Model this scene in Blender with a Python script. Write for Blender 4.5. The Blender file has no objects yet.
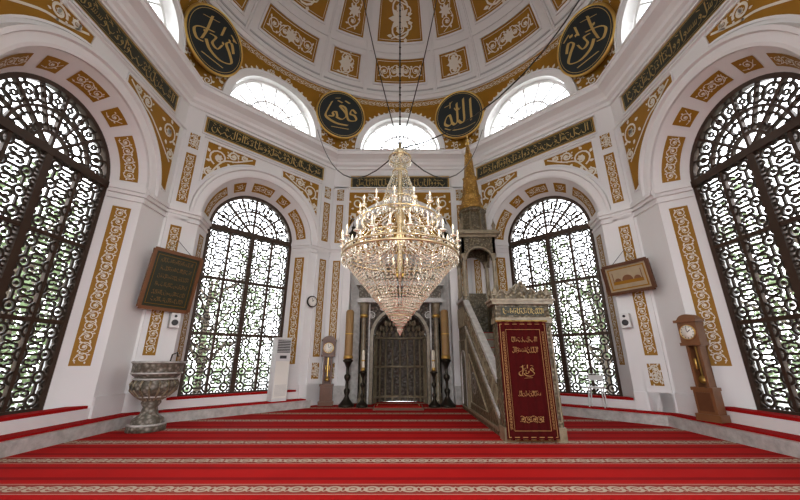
import bpy, math, random
from math import sin, cos, pi, sqrt, radians, atan, atan2
from mathutils import Matrix, Vector
random.seed(7)
CY=5.6; AP=6.0; T8=math.tan(pi/8); HW=AP*T8
scene=bpy.context.scene

# ---------------------------------------------------------------- materials
class NT:
    def __init__(s,name):
        s.m=bpy.data.materials.new(name); s.m.use_nodes=True
        s.t=s.m.node_tree; s.b=s.t.nodes['Principled BSDF']; s.out=s.t.nodes['Material Output']
    def n(s,ty,**k):
        x=s.t.nodes.new(ty)
        for a,b in k.items(): setattr(x,a,b)
        return x
    def put(s,sock,v):
        if isinstance(v,(int,float)): sock.default_value=v
        elif isinstance(v,tuple): sock.default_value=v if len(v)==len(sock.default_value) else (*v,1)
        else: s.t.links.new(v,sock)
    def math(s,op,a,b=None,c=None):
        x=s.n('ShaderNodeMath',operation=op); s.put(x.inputs[0],a)
        if b is not None: s.put(x.inputs[1],b)
        if c is not None: s.put(x.inputs[2],c)
        return x.outputs[0]
    def mix(s,f,a,b):
        x=s.n('ShaderNodeMix',data_type='RGBA'); s.put(x.inputs[0],f); s.put(x.inputs[6],a); s.put(x.inputs[7],b)
        return x.outputs[2]
    def noise(s,scale,detail=4,vec=None,rough=.5):
        x=s.n('ShaderNodeTexNoise'); x.inputs['Scale'].default_value=scale; x.inputs['Detail'].default_value=detail
        x.inputs['Roughness'].default_value=rough
        if vec: s.t.links.new(vec,x.inputs['Vector'])
        return x.outputs['Fac']
    def voro(s,scale,vec=None,feature='F1'):
        x=s.n('ShaderNodeTexVoronoi',feature=feature); x.inputs['Scale'].default_value=scale
        if vec: s.t.links.new(vec,x.inputs['Vector'])
        return x.outputs['Distance']
    def obj(s): return s.n('ShaderNodeTexCoord').outputs['Object']
    def ramp(s,f,a,b):
        x=s.n('ShaderNodeMapRange'); s.put(x.inputs[0],f); x.inputs[1].default_value=a; x.inputs[2].default_value=b
        return x.outputs[0]
    def bump(s,h,st,dist=.02):
        x=s.n('ShaderNodeBump'); x.inputs['Strength'].default_value=st; x.inputs['Distance'].default_value=dist
        s.t.links.new(h,x.inputs['Height']); s.t.links.new(x.outputs[0],s.b.inputs['Normal'])
def simple(name,c,rough=.5,metal=0,var=.12,scale=3,bump=0,bscale=30,emit=0,spec=None):
    t=NT(name); v=t.obj(); f=t.noise(scale,4,v)
    c2=tuple(x*(1-var) for x in c)
    t.put(t.b.inputs['Base Color'],t.mix(f,c2,c))
    t.b.inputs['Roughness'].default_value=rough; t.b.inputs['Metallic'].default_value=metal
    if spec is not None: t.b.inputs['Specular IOR Level'].default_value=spec
    if emit: t.b.inputs['Emission Color'].default_value=(*c,1); t.b.inputs['Emission Strength'].default_value=emit
    if bump: t.bump(t.noise(bscale,5,v),bump)
    return t.m
WHITE=simple('white_plaster',(.80,.79,.775),.55,0,.05,1.5)
CREAM=simple('relief_cream',(.78,.73,.62),.5,0,.06,5)
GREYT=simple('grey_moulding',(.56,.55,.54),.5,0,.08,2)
GOLD=simple('ochre_gold_paint',(.40,.205,.024),.5,0,.3,2.5,spec=.2)
GILD=simple('gilding',(.72,.48,.14),.32,.75,.2,6)
CHGILD=simple('pale_gilding',(.62,.50,.30),.3,.7,.2,6)
SCRIPT=simple('gilded_script',(.66,.48,.18),.42,.25,.1,6)
EMBR=simple('gold_embroidery',(.36,.20,.065),.7,.1,.3,12)
DARK=simple('inscription_ground',(.035,.036,.018),.5,0,.3,6)
MEDB=simple('medallion_ground',(.016,.024,.026),.45,0,.3,3)
IRON=simple('bronze_grille',(.050,.034,.022),.5,.2,.35,8)
FRAME=simple('bronze_window_frame',(.070,.040,.024),.45,.2,.3,4)
REDC=simple('red_cloth',(.42,.010,.010),.9,0,.3,14,spec=.1)
VELV=simple('red_velvet',(.075,.005,.005),.9,0,.45,10,spec=.12)
WOOD=simple('walnut_wood',(.16,.065,.028),.35,0,.4,7)
WOOD2=simple('oak_wood',(.25,.11,.045),.4,0,.35,7)
BRONZE=simple('dark_bronze',(.05,.042,.03),.35,.7,.3,8)
WAX=simple('brown_wax_candle',(.36,.22,.085),.5,0,.2,5)
WAXW=simple('white_candle',(.80,.74,.60),.5)
PLAST=simple('white_plastic',(.74,.74,.72),.35)
DGREY=simple('dark_plastic',(.05,.05,.05),.4)
PAPER=simple('dial_paper',(.85,.83,.76),.5)
GREEN=simple('dark_green_panel',(.040,.048,.026),.4,0,.4,5)
LEAF=simple('leaves',(.24,.32,.15),.6,0,.6,.9)
BARK=simple('bark',(.16,.12,.09),.9,0,.4,8,.5)
PAVE=simple('outdoor_paving',(.50,.49,.46),.9,0,.2,2)
BULB=simple('lamp_bulb',(1.0,.88,.68),.3,0,0,1,emit=.8)
t=NT('grey_marble'); v=t.obj(); f=t.noise(5,8,v,.65); t.put(t.b.inputs['Base Color'],t.mix(t.ramp(f,.35,.65),(.36,.345,.32),(.58,.56,.53))); t.b.inputs['Roughness'].default_value=.3; MARB=t.m
t=NT('carved_grey_marble'); v=t.obj(); f=t.voro(14,v); t.put(t.b.inputs['Base Color'],t.mix(t.ramp(f,.05,.6),(.33,.30,.25),(.11,.095,.07))); t.b.inputs['Roughness'].default_value=.45; t.bump(f,.8,.03); CARV=t.m
t=NT('mihrab_carving'); v=t.obj(); f=t.voro(11,v); t.put(t.b.inputs['Base Color'],t.mix(t.ramp(f,.02,.55),(.19,.16,.125),(.065,.052,.04))); t.b.inputs['Roughness'].default_value=.4; t.bump(f,1,.04); MIHR=t.m
t=NT('minbar_stone'); v=t.obj(); f=t.voro(16,v); g=t.noise(6,6,v,.6); t.put(t.b.inputs['Base Color'],t.mix(t.ramp(f,.02,.5),t.mix(g,(.36,.30,.19),(.20,.16,.09)),(.075,.055,.025))); t.b.inputs['Roughness'].default_value=.35; t.bump(f,.7,.03); MINB=t.m
t=NT('minbar_smooth_stone'); v=t.obj(); g=t.noise(5,7,v,.65); t.put(t.b.inputs['Base Color'],t.mix(t.ramp(g,.35,.65),(.31,.26,.175),(.16,.125,.075))); t.b.inputs['Roughness'].default_value=.3; MINS=t.m
t=NT('gilt_spire_scales'); v=t.obj(); f=t.voro(14,v); t.put(t.b.inputs['Base Color'],t.mix(t.ramp(f,.05,.5),(.70,.44,.11),(.34,.19,.04))); t.b.inputs['Roughness'].default_value=.4; t.b.inputs['Metallic'].default_value=.35; t.bump(f,.8,.03); SPIR=t.m
t=NT('crystal'); g=t.n('ShaderNodeBsdfGlossy'); g.inputs['Color'].default_value=(1,.97,.90,1); g.inputs['Roughness'].default_value=.08
tr=t.n('ShaderNodeBsdfTransparent'); tr.inputs['Color'].default_value=(.94,.91,.85,1)
d=t.n('ShaderNodeBsdfDiffuse'); d.inputs['Color'].default_value=(.72,.66,.54,1)
m1=t.n('ShaderNodeMixShader'); m1.inputs[0].default_value=.42; t.t.links.new(g.outputs[0],m1.inputs[1]); t.t.links.new(d.outputs[0],m1.inputs[2])
m2=t.n('ShaderNodeMixShader'); m2.inputs[0].default_value=.68; t.t.links.new(tr.outputs[0],m2.inputs[1]); t.t.links.new(m1.outputs[0],m2.inputs[2])
t.t.links.new(m2.outputs[0],t.out.inputs['Surface']); CRYS=t.m
# carpet
t=NT('prayer_carpet'); gp=t.n('ShaderNodeNewGeometry').outputs['Position']; sp=t.n('ShaderNodeSeparateXYZ'); t.t.links.new(gp,sp.inputs[0])
X,Y=sp.outputs[0],sp.outputs[1]
tt=t.math('FRACT',t.math('DIVIDE',t.math('SUBTRACT',Y,3.71),1.1))
ds=t.math('MULTIPLY',t.math('SUBTRACT',tt,.5),1.1); dist=t.math('ABSOLUTE',ds)
px=t.math('MULTIPLY',t.math('SUBTRACT',t.math('FRACT',t.math('DIVIDE',X,.2)),.5),.2)
r=t.math('SQRT',t.math('ADD',t.math('MULTIPLY',px,px),t.math('MULTIPLY',ds,ds)))
ring=t.math('LESS_THAN',t.math('ABSOLUTE',t.math('SUBTRACT',r,.07)),.018)
dot=t.math('LESS_THAN',r,.03)
r2=t.math('SUBTRACT',.1,t.math('ABSOLUTE',px))
dia=t.math('LESS_THAN',t.math('ABSOLUTE',t.math('SUBTRACT',t.math('ADD',r2,dist),.06)),.014)
pat=t.math('MAXIMUM',t.math('MAXIMUM',ring,dot),dia)
inb=t.math('LESS_THAN',dist,.125)
line=t.math('MULTIPLY',t.math('GREATER_THAN',dist,.14),t.math('LESS_THAN',dist,.160))
line2=t.math('LESS_THAN',t.math('ABSOLUTE',t.math('SUBTRACT',dist,.34)),.05)
nz=t.noise(60,3,gp); nz2=t.noise(1.3,3,gp)
red=t.mix(nz2,(.40,.009,.009),(.54,.017,.014))
red=t.mix(t.math('MULTIPLY',line2,.6),red,(.17,.006,.008))
c=t.mix(inb,red,(.30,.07,.05))
c=t.mix(t.math('MULTIPLY',pat,inb),c,(.52,.42,.32))
c=t.mix(line,c,(.46,.31,.24))
c=t.mix(t.math('MULTIPLY',nz,.25),c,(.1,.01,.01))
t.put(t.b.inputs['Base Color'],c); t.b.inputs['Roughness'].default_value=.95; t.b.inputs['Specular IOR Level'].default_value=.1
t.bump(nz,.3,.005); CARP=t.m

# ---------------------------------------------------------------- mesh builder
class MB:
    def __init__(s): s.v=[];s.f=[];s.mi=[];s.mats=[];s.sm=[]
    def add(s,vs,fs,mat,smooth=False,M=None):
        if mat not in s.mats: s.mats.append(mat)
        i=s.mats.index(mat); o=len(s.v)
        if M is not None: vs=[tuple(M@Vector(v)) for v in vs]
        s.v.extend(vs)
        for f in fs: s.f.append([a+o for a in f]); s.mi.append(i); s.sm.append(smooth)
    def box(s,x0,x1,y0,y1,z0,z1,mat,M=None):
        vs=[(x,y,z) for x in(x0,x1) for y in(y0,y1) for z in(z0,z1)]
        s.add(vs,[(0,1,3,2),(4,6,7,5),(0,4,5,1),(2,3,7,6),(0,2,6,4),(1,5,7,3)],mat,False,M)
    def lathe(s,prof,n,mat,c=(0,0),smooth=True,M=None,rib=0,ribn=0,ph=0):
        vs=[]
        for r,z in prof:
            for i in range(n):
                a=2*pi*i/n+ph; rr=r*(1+rib*cos(ribn*a)) if rib else r
                vs.append((c[0]+rr*cos(a),c[1]+rr*sin(a),z))
        fs=[(j*n+i,j*n+(i+1)%n,(j+1)*n+(i+1)%n,(j+1)*n+i) for j in range(len(prof)-1) for i in range(n)]
        fs.append(tuple(range(n-1,-1,-1))); fs.append(tuple((len(prof)-1)*n+i for i in range(n)))
        s.add(vs,fs,mat,smooth,M)
    def tube(s,pts,r,mat,n=6,M=None):
        pts=[Vector(p) for p in pts]; vs=[]
        for i,p in enumerate(pts):
            d=(pts[min(i+1,len(pts)-1)]-pts[max(i-1,0)]).normalized()
            u=d.cross(Vector((0,0,1)));
            if u.length<.05: u=d.cross(Vector((0,1,0)))
            u.normalize(); w=d.cross(u); rr=r[i] if isinstance(r,(list,tuple)) else r
            for k in range(n): vs.append(tuple(p+rr*(u*cos(2*pi*k/n)+w*sin(2*pi*k/n))))
        fs=[(j*n+i,j*n+(i+1)%n,(j+1)*n+(i+1)%n,(j+1)*n+i) for j in range(len(pts)-1) for i in range(n)]
        fs.append(tuple(range(n))); fs.append(tuple((len(pts)-1)*n+i for i in range(n)))
        s.add(vs,fs,mat,True,M)
    def poly(s,polys,mapf,h,mat):
        vs=[];fs=[]
        for p in polys:
            o=len(vs); vs.extend(mapf(a,b,h) for a,b in p); fs.append(tuple(range(o,o+len(p))))
        s.add(vs,fs,mat)
    def prism(s,poly,mapf,h0,h1,mat):
        n=len(poly); vs=[mapf(a,b,h0) for a,b in poly]+[mapf(a,b,h1) for a,b in poly]
        fs=[tuple(range(n)),tuple(range(2*n-1,n-1,-1))]+[(i,(i+1)%n,n+(i+1)%n,n+i) for i in range(n)]
        s.add(vs,fs,mat)
    def bar(s,pts,w,y0,y1,mat,mapf=None,closed=False):
        L,R=edges(pts,w,closed); vs=[]
        f=mapf or (lambda a,b,h:(a,h,b))
        for a,b in zip(L,R): vs+= [f(*a,y0),f(*b,y0),f(*b,y1),f(*a,y1)]
        n=len(L); fs=[]
        for i in range(n if closed else n-1):
            j=(i+1)%n
            for k in range(4): fs.append((i*4+k,i*4+(k+1)%4,j*4+(k+1)%4,j*4+k))
        s.add(vs,fs,mat)
    def obj(s,name,M=None,parent=None):
        me=bpy.data.meshes.new(name); me.from_pydata(s.v,[],s.f)
        for m in s.mats: me.materials.append(m)
        me.polygons.foreach_set('material_index',s.mi); me.polygons.foreach_set('use_smooth',s.sm); me.update()
        return mkobj(name,me,M,parent)
def mkobj(name,me,M=None,parent=None):
    o=bpy.data.objects.new(name,me); scene.collection.objects.link(o)
    if parent: o.parent=parent
    if M is not None: o.matrix_world=M
    return o
def empty(name,M=None):
    o=bpy.data.objects.new(name,None); scene.collection.objects.link(o)
    if M is not None: o.matrix_world=M
    return o
def edges(pts,w,closed=False):
    L=[];R=[];n=len(pts)
    for i,(x,y) in enumerate(pts):
        if closed: a=pts[i-1];b=pts[(i+1)%n]
        else: a=pts[max(i-1,0)];b=pts[min(i+1,n-1)]
        dx,dy=b[0]-a[0],b[1]-a[1]; l=sqrt(dx*dx+dy*dy) or 1
        ww=(w[i] if isinstance(w,list) else w)/2
        L.append((x-dy/l*ww,y+dx/l*ww)); R.append((x+dy/l*ww,y-dx/l*ww))
    return L,R
def ribbon(pts,w,closed=False):
    L,R=edges(pts,w,closed); n=len(L)
    return [[L[i],L[(i+1)%n],R[(i+1)%n],R[i]] for i in range(n if closed else n-1)]
def nib(pts,w,ang=.7,k=6):
    out=[];P=cat(pts,k); a,b=w/2*cos(ang),w/2*sin(ang)
    for p,q in zip(P[:-1],P[1:]): out.append([(p[0]-a,p[1]-b),(p[0]+a,p[1]+b),(q[0]+a,q[1]+b),(q[0]-a,q[1]-b)])
    out+=ribbon(P,w*.35)
    return out
def cat(P,k=6):
    if len(P)<3:
        return [tuple(P[0][c]+(P[1][c]-P[0][c])*i/k for c in(0,1)) for i in range(k+1)]
    Q=[P[0]]+list(P)+[P[-1]];out=[]
    for i in range(1,len(Q)-2):
        for j in range(k):
            t=j/k; out.append(tuple(.5*(2*Q[i][c]+(Q[i+1][c]-Q[i-1][c])*t+(2*Q[i-1][c]-5*Q[i][c]+4*Q[i+1][c]-Q[i+2][c])*t*t+(3*Q[i][c]-Q[i-1][c]-3*Q[i+1][c]+Q[i+2][c])*t**3) for c in(0,1)))
    out.append(P[-1]); return out
def leaf(x,y,a,l,w):
    c,s_=cos(a),sin(a)
    return [(x+c*u-s_*v,y+s_*u+c*v) for u,v in((0,0),(l*.3,w*.5),(l*.65,w*.4),(l,0),(l*.65,-w*.4),(l*.3,-w*.5))]
def spiral(cx,cy,r0,r1,a0,turns,n=18):
    return [(cx+(r0+(r1-r0)*i/n)*cos(a0+turns*2*pi*i/n),cy+(r0+(r1-r0)*i/n)*sin(a0+turns*2*pi*i/n)) for i in range(n+1)]
def scroll(L,W):
    out=[];n=max(1,round(L/(W*.8)));p=L/n
    for i in range(n):
        u=-L/2+(i+.5)*p; sg=1 if i%2 else -1
        sp=spiral(u,sg*.03*W,min(.40*W,.55*p),.1*W,-sg*pi/2,sg*1.35,16)
        out+=ribbon(sp,[.075*W*(1-.4*k/16) for k in range(17)])
        for k in range(5): out.append(leaf(u,sg*.03*W,k*2*pi/5+sg,.14*W,.11*W))
        for a in(.6,2.2,3.9,5.4): out.append(leaf(u+.36*W*cos(a),.36*W*sin(a),a+.7*sg,.2*W,.12*W))
        out+=ribbon(cat([(u-p/2,-sg*.32*W),(u,-sg*.40*W),(u+p/2,sg*.32*W)],4),.05*W)
    return out
def rot90(ps): return [[(b,a) for a,b in p] for p in ps]
def shift(ps,dx,dy,sx=1,sy=1): return [[(a*sx+dx,b*sy+dy) for a,b in p] for p in ps]
def rect(x0,x1,y0,y1): return [[(x0,y0),(x1,y0),(x1,y1),(x0,y1)]]
def frame(x0,x1,y0,y1,w):
    return rect(x0,x1,y0,y0+w)+rect(x0,x1,y1-w,y1)+rect(x0,x0+w,y0+w,y1-w)+rect(x1-w,x1,y0+w,y1-w)
def bandscript(L,H,rng):
    out=[];x=L/2-.1*H;w=.085*H
    while x>-L/2+.25*H:
        k=rng.choice('alabntlowad')
        if k=='a' or k=='l':
            out+=nib([(x,.42*H),(x-.02*H,0),(x-.03*H,-.28*H)],w,.5,3); x-=.17*H
            if k=='l': out+=nib([(x+.14*H,-.28*H),(x+.02*H,-.36*H),(x-.12*H,-.2*H)],w,.9,4); x-=.14*H
        elif k=='b': out+=nib([(x,-.02*H),(x-.08*H,-.2*H),(x-.3*H,-.24*H),(x-.46*H,-.02*H)],w,1.0,4); out.append(leaf(x-.25*H,-.38*H,.8,.1*H,.1*H)); x-=.5*H
        elif k=='n': out+=nib([(x,.1*H),(x-.02*H,-.25*H),(x-.2*H,-.4*H),(x-.36*H,-.2*H),(x-.36*H,0)],w,.9,4); out.append(leaf(x-.2*H,.0*H,.8,.1*H,.1*H)); x-=.42*H
        elif k=='t': 
            for j in range(3): out+=nib([(x-j*.1*H,.05*H),(x-j*.1*H-.04*H,-.18*H),(x-j*.1*H-.1*H,-.16*H)],w,.9,3)
            x-=.34*H
        elif k=='o' or k=='w':
            out+=nib([(x,-.1*H),(x-.08*H,.06*H),(x-.17*H,-.06*H),(x-.06*H,-.14*H),(x-.12*H,-.32*H),(x-.3*H,-.4*H)],w,.8,4); x-=.3*H
        else: out+=nib([(x,.12*H),(x-.14*H,.02*H),(x-.05*H,-.2*H),(x-.28*H,-.2*H)],w,.9,4); x-=.34*H
        if rng.random()<.45: out+=nib([(x+.1*H,.40*H),(x+.3*H,.30*H)],w*.6,1.2,2)
        if rng.random()<.4: out+=nib([(x+.05*H,.22*H),(x+.2*H,.28*H),(x+.34*H,.18*H)],w*.6,1.2,3)
        if rng.random()<.5: out.append(leaf(x+.1*H,.14*H,.8,.09*H,.09*H))
    return out

def wallM(k):
    a=k*pi/4
    return Matrix(((cos(a),sin(a),0,sin(a)*AP),(-sin(a),cos(a),0,CY+cos(a)*AP),(0,0,1,0),(0,0,0,1)))
WN={0:'back',1:'back_right',2:'right',3:'front_right',4:'front',5:'front_left',6:'left',7:'back_left'}
SPR=5.06; OW=1.70; IW=1.32; DEP=.55; SILL=.42; WTOP=9.0
def fmap(a,b,h): return (a,-h,b)
def arcpts(hw,spr,n=28): return [(-hw*cos(pi*i/n),spr+hw*sin(pi*i/n)) for i in range(n+1)]
def face_arch(mb,y,W,z0,z1,hw,zs,spr,mat,n=28):
    m=lambda a,b,h:(a,y,b)
    mb.poly(rect(-W,-hw,z0,z1)+rect(hw,W,z0,z1)+(rect(-hw,hw,z0,zs) if zs>z0 else []),m,0,mat)
    A=arcpts(hw,spr,n)
    mb.poly([[A[i],A[i+1],(A[i+1][0],z1),(A[i][0],z1)] for i in range(n)],m,0,mat)
def outline(hw,zs,spr,n=28): return [(-hw,zs)]+arcpts(hw,spr,n)+[(hw,zs)]
def loft(mb,A,ya,B,yb,mat,closed=True):
    n=len(A); vs=[(a,ya,b) for a,b in A]+[(a,yb,b) for a,b in B]
    mb.add(vs,[(i,(i+1)%n,n+(i+1)%n,n+i) for i in range(n if closed else n-1)],mat)

def archivolt(mb,r0,r1,spr,mat,h=.07):
    n=36
    pr=[(r0,0),(r0,h*.7),(r0+.06,h),(r1-.12,h),(r1-.10,h*1.8),(r1-.03,h*1.8),(r1,0)]
    vs=[];fs=[]
    for i in range(n+1):
        a=pi*i/n
        for r,hh in pr: vs.append((-r*cos(a),-hh,spr+r*sin(a)))
    m=len(pr)
    for i in range(n):
        for j in range(m-1): fs.append((i*m+j,i*m+j+1,(i+1)*m+j+1,(i+1)*m+j))
    mb.add(vs,fs,mat)
def make_wall(strips,seed,rear=False):
    mb=MB(); rng=random.Random(seed)
    face_arch(mb,0,HW,0,WTOP,OW,SILL,SPR,WHITE)
    loft(mb,outline(OW,SILL,SPR),0,outline(IW,SILL,SPR),DEP,WHITE)
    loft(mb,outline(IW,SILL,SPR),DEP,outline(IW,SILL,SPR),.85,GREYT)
    face_arch(mb,.85,HW+.85*T8,0,WTOP,IW,SILL,SPR,WHITE)
    mb.box(-OW+.05,OW-.05,.02,.30,SILL,SILL+.05,REDC)
    archivolt(mb,OW,OW+.32,SPR,WHITE,.08)
    for sg in(-1,1):
        a,b=sorted((sg*OW,sg*HW))
        for z0,z1,p in((4.78,4.84,.05),(4.92,5.0,.07),(5.0,5.08,.12),(5.08,5.14,.09)):
            mb.box(a,b,-p,.0,z0,z1,WHITE)
            m=lambda u,v,h,sg=sg:(sg*(OW-(OW-IW)*u-h*.81),DEP*u-h*.59,v)
            mb.prism([(-.03,z0),(.97,z0),(.97,z1),(-.03,z1)],m,0,p*.8,WHITE)
        def jm(u,v,h,sg=sg):
            t=.5+u/.68; return (sg*(OW-(OW-IW)*t-h*.81),DEP*t-h*.59,v)
        mb.poly(rect(-.17,.17,1.2,4.6),jm,.004,GOLD)
        mb.poly(frame(-.20,.20,1.17,4.63,.03),jm,.012,WHITE)
        mb.poly(shift(rot90(scroll(3.3,.26)),0,2.9),jm,.014,CREAM)
    def am(u,v,h):
        t=.5+u/.68; r=OW-(OW-IW)*t-h*.81
        return (-r*cos(v),DEP*t-h*.59,SPR+r*sin(v))
    for a0,a1 in((.12,.80),(.95,1.20),(1.35,1.79),(1.94,2.19),(2.34,3.02)):
        nn=max(3,int((a1-a0)*12))
        mb.poly([r_ for i in range(nn) for r_ in rect(-.17,.17,a0+(a1-a0)*i/nn,a0+(a1-a0)*(i+1)/nn)],am,.010,GOLD)
        L=(a1-a0)*1.5-.08
        if L>.25: mb.poly([[(a,(a0+a1)/2+b/1.5) for a,b in p] for p in rot90(scroll(L,.25))],am,.018,CREAM)
    smax=1.86 if strips else 2.32
    RO=OW+.40
    for sg in(-1,1):
        cols=[.45+(smax-.45)*i/14 for i in range(15)]
        def lo(s): return SPR+sqrt(max(RO*RO-s*s,0)) if s<RO else SPR+.3
        lowz=lambda s:max(lo(s),SPR+.35)
        polys=[[(sg*a,lowz(a)),(sg*b,lowz(b)),(sg*b,7.36),(sg*a,7.36)] for a,b in zip(cols[:-1],cols[1:])]
        mb.poly(polys,fmap,.006,GOLD)
        edge=[(sg*a,lowz(a)) for a in cols]+[(sg*smax,7.36),(sg*.45,7.36)]
        mb.bar(edge,.045,0,-.03,WHITE,closed=True)
        orn=[]
        for (x,z,r,a0,tn) in((smax-.36,6.95,.27,-1.2,1.4),(1.12,7.15,.15,3.3,-1.3),(smax-.16,6.4,.13,2.,-1.3),(.80,7.23,.08,2.2,1.2)):
            orn+=ribbon(spiral(x,z,r,.05,a0,tn,18),.05)
            for q in range(6): orn.append(leaf(x,z,q*pi/3,r*.42,r*.3)); orn.append(leaf(x+r*cos(q*1.05+.3),z+r*sin(q*1.05+.3),q*1.05+1.0,r*.5,r*.32))
        orn+=ribbon(cat([(.55,7.28),(1.0,7.02),(1.4,6.85),(smax-.12,6.2)],5),.045)
        mb.poly([[(sg*a,b) for a,b in p] for p in orn],fmap,.016,CREAM)
    band(mb,-2.0,2.0,7.58,8.1,rng)
    if strips:
        for sg in(-1,1): margin(mb,sg*2.2,.32)
    mb.box(-HW,-OW,-.05,0,.2,.62,WHITE); mb.box(OW,HW,-.05,0,.2,.62,WHITE)
    return mb
def band(mb,x0,x1,z0,z1,rng):
    mb.prism([(x0,z0),(x1,z0),(x1,z1),(x0,z1)],fmap,0,.02,GILD)
    mb.poly(rect(x0+.035,x1-.035,z0+.035,z1-.035),fmap,.026,DARK)
    mb.poly(frame(x0+.06,x1-.06,z0+.06,z1-.06,.010),fmap,.03,SCRIPT)
    mb.poly(shift(bandscript(x1-x0-.25,(z1-z0)*.74,rng),(x0+x1)/2,(z0+z1)/2),fmap,.032,SCRIPT)
    mb.bar([(x0-.04,z0-.04),(x1+.04,z0-.04),(x1+.04,z1+.04),(x0-.04,z1+.04)],.05,0,-.05,WHITE,closed=True)
def margin(mb,c,w):
    mb.box(c-w/2-.07,c+w/2+.07,-.05,0,.2,7.5,WHITE)
    for z0,z1 in((.75,1.25),(1.4,4.62),(5.25,6.75),(6.9,7.38)):
        g=w/2-.02; m=lambda a,b,h:(a,-.05-h,b)
        mb.poly(rect(c-g,c+g,z0,z1),m,.004,GOLD)
        mb.poly(frame(c-g-.02,c+g+.02,z0-.02,z1+.02,.035),m,.02,WHITE)
        if z1-z0<.6: mb.poly(shift(scroll(.3,.34)+rot90(scroll(.36,.3)),c,(z0+z1)/2,.85,1.15),m,.014,CREAM)
        else: mb.poly(shift(rot90(scroll(z1-z0-.14,.22)),c,(z0+z1)/2),m,.014,CREAM)
for k in(1,2,3,5,6,7):
    o=make_wall(k in(1,7),k).obj('wall_'+WN[k],wallM(k))

# ---- back wall with mihrab recess
mb=MB(); rng=random.Random(3); bw=1.72
face_arch(mb,0,HW,0,WTOP,bw,0,5.0,WHITE)
loft(mb,outline(bw,0,5.0),0,outline(bw,0,5.0),.4,WHITE,False)
face_arch(mb,.4,bw,0,5.0,.86,0,2.05,MARB)
mb.poly([[(-bw*cos(pi*i/28),5+bw*sin(pi*i/28)),(-bw*cos(pi*(i+1)/28),5+bw*sin(pi*(i+1)/28)),(0,5)] for i in range(28)],lambda a,b,h:(a,.4-h,b),0,GOLD)
orn=[]
for sg in(-1,1):
    for (x,z,r,a0,tn) in((.55,5.55,.36,0,1.4),(1.15,5.35,.24,2,-1.4),(.55,6.2,.2,1,1.3),(.95,5.9,.15,1,1.3)):
        q=ribbon(spiral(x,z,r,.05,a0,tn,18),.06)+[leaf(x,z,i*1.05,r*.5,r*.3) for i in range(6)]+[leaf(x+r*cos(i*1.05),z+r*sin(i*1.05),i*1.05+.9,r*.45,r*.3) for i in range(6)]
        orn+=[[(sg*a,b) for a,b in p] for p in q]
mb.poly(orn,lambda a,b,h:(a,.4-h,b),.02,CREAM)
archivolt(mb,bw,bw+.22,5.0,WHITE,.06)
for sg in(-1,1):
    margin(mb,sg*2.2,.32)
    a,b=sorted((sg*bw,sg*HW))
    for z0,z1,p in((4.92,5.0,.07),(5.0,5.08,.12)): mb.box(a,b,-p,0,z0,z1,WHITE)
band(mb,-1.85,1.85,7.4,7.95,rng)
for sg in(-1,1):
    cols=[.4+(1.88-.4)*i/12 for i in range(13)]
    lz=lambda s:5+sqrt(max(2.02**2-s*s,0.01))+.03
    mb.poly([[(sg*a,lz(a)),(sg*b,lz(b)),(sg*b,7.28),(sg*a,7.28)] for a,b in zip(cols[:-1],cols[1:])],fmap,.006,GOLD)
    q=[]
    for (x,z,r) in((1.55,6.85,.26),(1.1,7.05,.15),(1.72,6.3,.12)):
        q+=ribbon(spiral(x,z,r,.05,1,1.4,18),.05)+[leaf(x+r*cos(i*1.05),z+r*sin(i*1.05),i*1.05+.9,r*.45,r*.3) for i in range(6)]
    mb.poly([[(sg*a,b) for a,b in p] for p in q],fmap,.016,CREAM)
mb.box(-HW,-bw,-.06,0,0,.55,MARB); mb.box(bw,HW,-.06,0,0,.55,MARB)
mb.obj('wall_back',wallM(0))
# ---- mihrab
mb=MB()
n=20
def nm(i,z,r=.86,): 
    a=pi*i/n; return (-r*cos(a),.4+.62*sin(a)*r/.86,z)
vs=[];fs=[]
zs=[0,.5,1.0,1.5,2.05]
rows=[[nm(i,z) for i in range(n+1)] for z in zs]
for j in range(1,9):
    e=pi/2*j/8; rows.append([nm(i,2.05+.86*sin(e),.86*cos(e)+.002) for i in range(n+1)])
for r_ in rows: vs+=r_
for j in range(len(rows)-1):
    for i in range(n): fs.append((j*(n+1)+i,j*(n+1)+i+1,(j+1)*(n+1)+i+1,(j+1)*(n+1)+i))
mb.add(vs,fs,MIHR)
for i in range(0,n+1,2):
    x,y,_=nm(i,0,.84); mb.tube([(x,y,0),(x,y,2.0)],.03,MINS,6)
for z in(.15,1.1,2.05): mb.tube([nm(i,z,.84) for i in range(n+1)],.04,MINS,6)
for j,rr in enumerate((.80,.66,.50,.32)):
    z=2.2+j*.17
    for i in range(1,n,2):
        a=pi*i/n; mb.lathe([(.0,z-.12),(.05,z-.06),(.06,z),(.02,z+.08)],6,MINS,(-rr*cos(a),.4+.62*sin(a)*rr/.86))
ym=.12
face_arch(mb,ym,1.34,0,3.35,.86,0,2.05,MIHR)
loft(mb,outline(.86,0,2.05),ym,outline(.86,0,2.05),.42,MINS,False)
mb.box(-1.34,-1.30,ym,.4,0,3.35,MINS); mb.box(1.30,1.34,ym,.4,0,3.35,MINS)
mb.bar(outline(.93,0,2.05),.1,ym,ym-.06,MINS)
mb.bar([(-1.02,0),(-1.02,3.2),(1.02,3.2),(1.02,0)],.05,ym,ym-.04,MARB)
for sg in(-1,1):
    mb.lathe([(.13,0),(.13,.16),(.09,.2),(.11,.3),(.085,.36),(.075,2.6),(.09,2.7),(.13,2.95),(.15,3.02),(.15,3.15)],16,MINS,(sg*1.2,ym-.08))
    mb.lathe([(.11,2.66),(.14,2.72),(.10,2.78)],16,GILD,(sg*1.2,ym-.08))
mb.box(-1.42,1.42,ym-.26,.4,3.15,3.3,MARB); mb.box(-1.38,1.38,ym-.2,.4,3.3,3.72,CARV)
mb.box(-1.48,1.48,ym-.3,.4,3.72,3.86,MARB); 
m=lambda a,b,h:(a,ym-.2-h,b)
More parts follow.
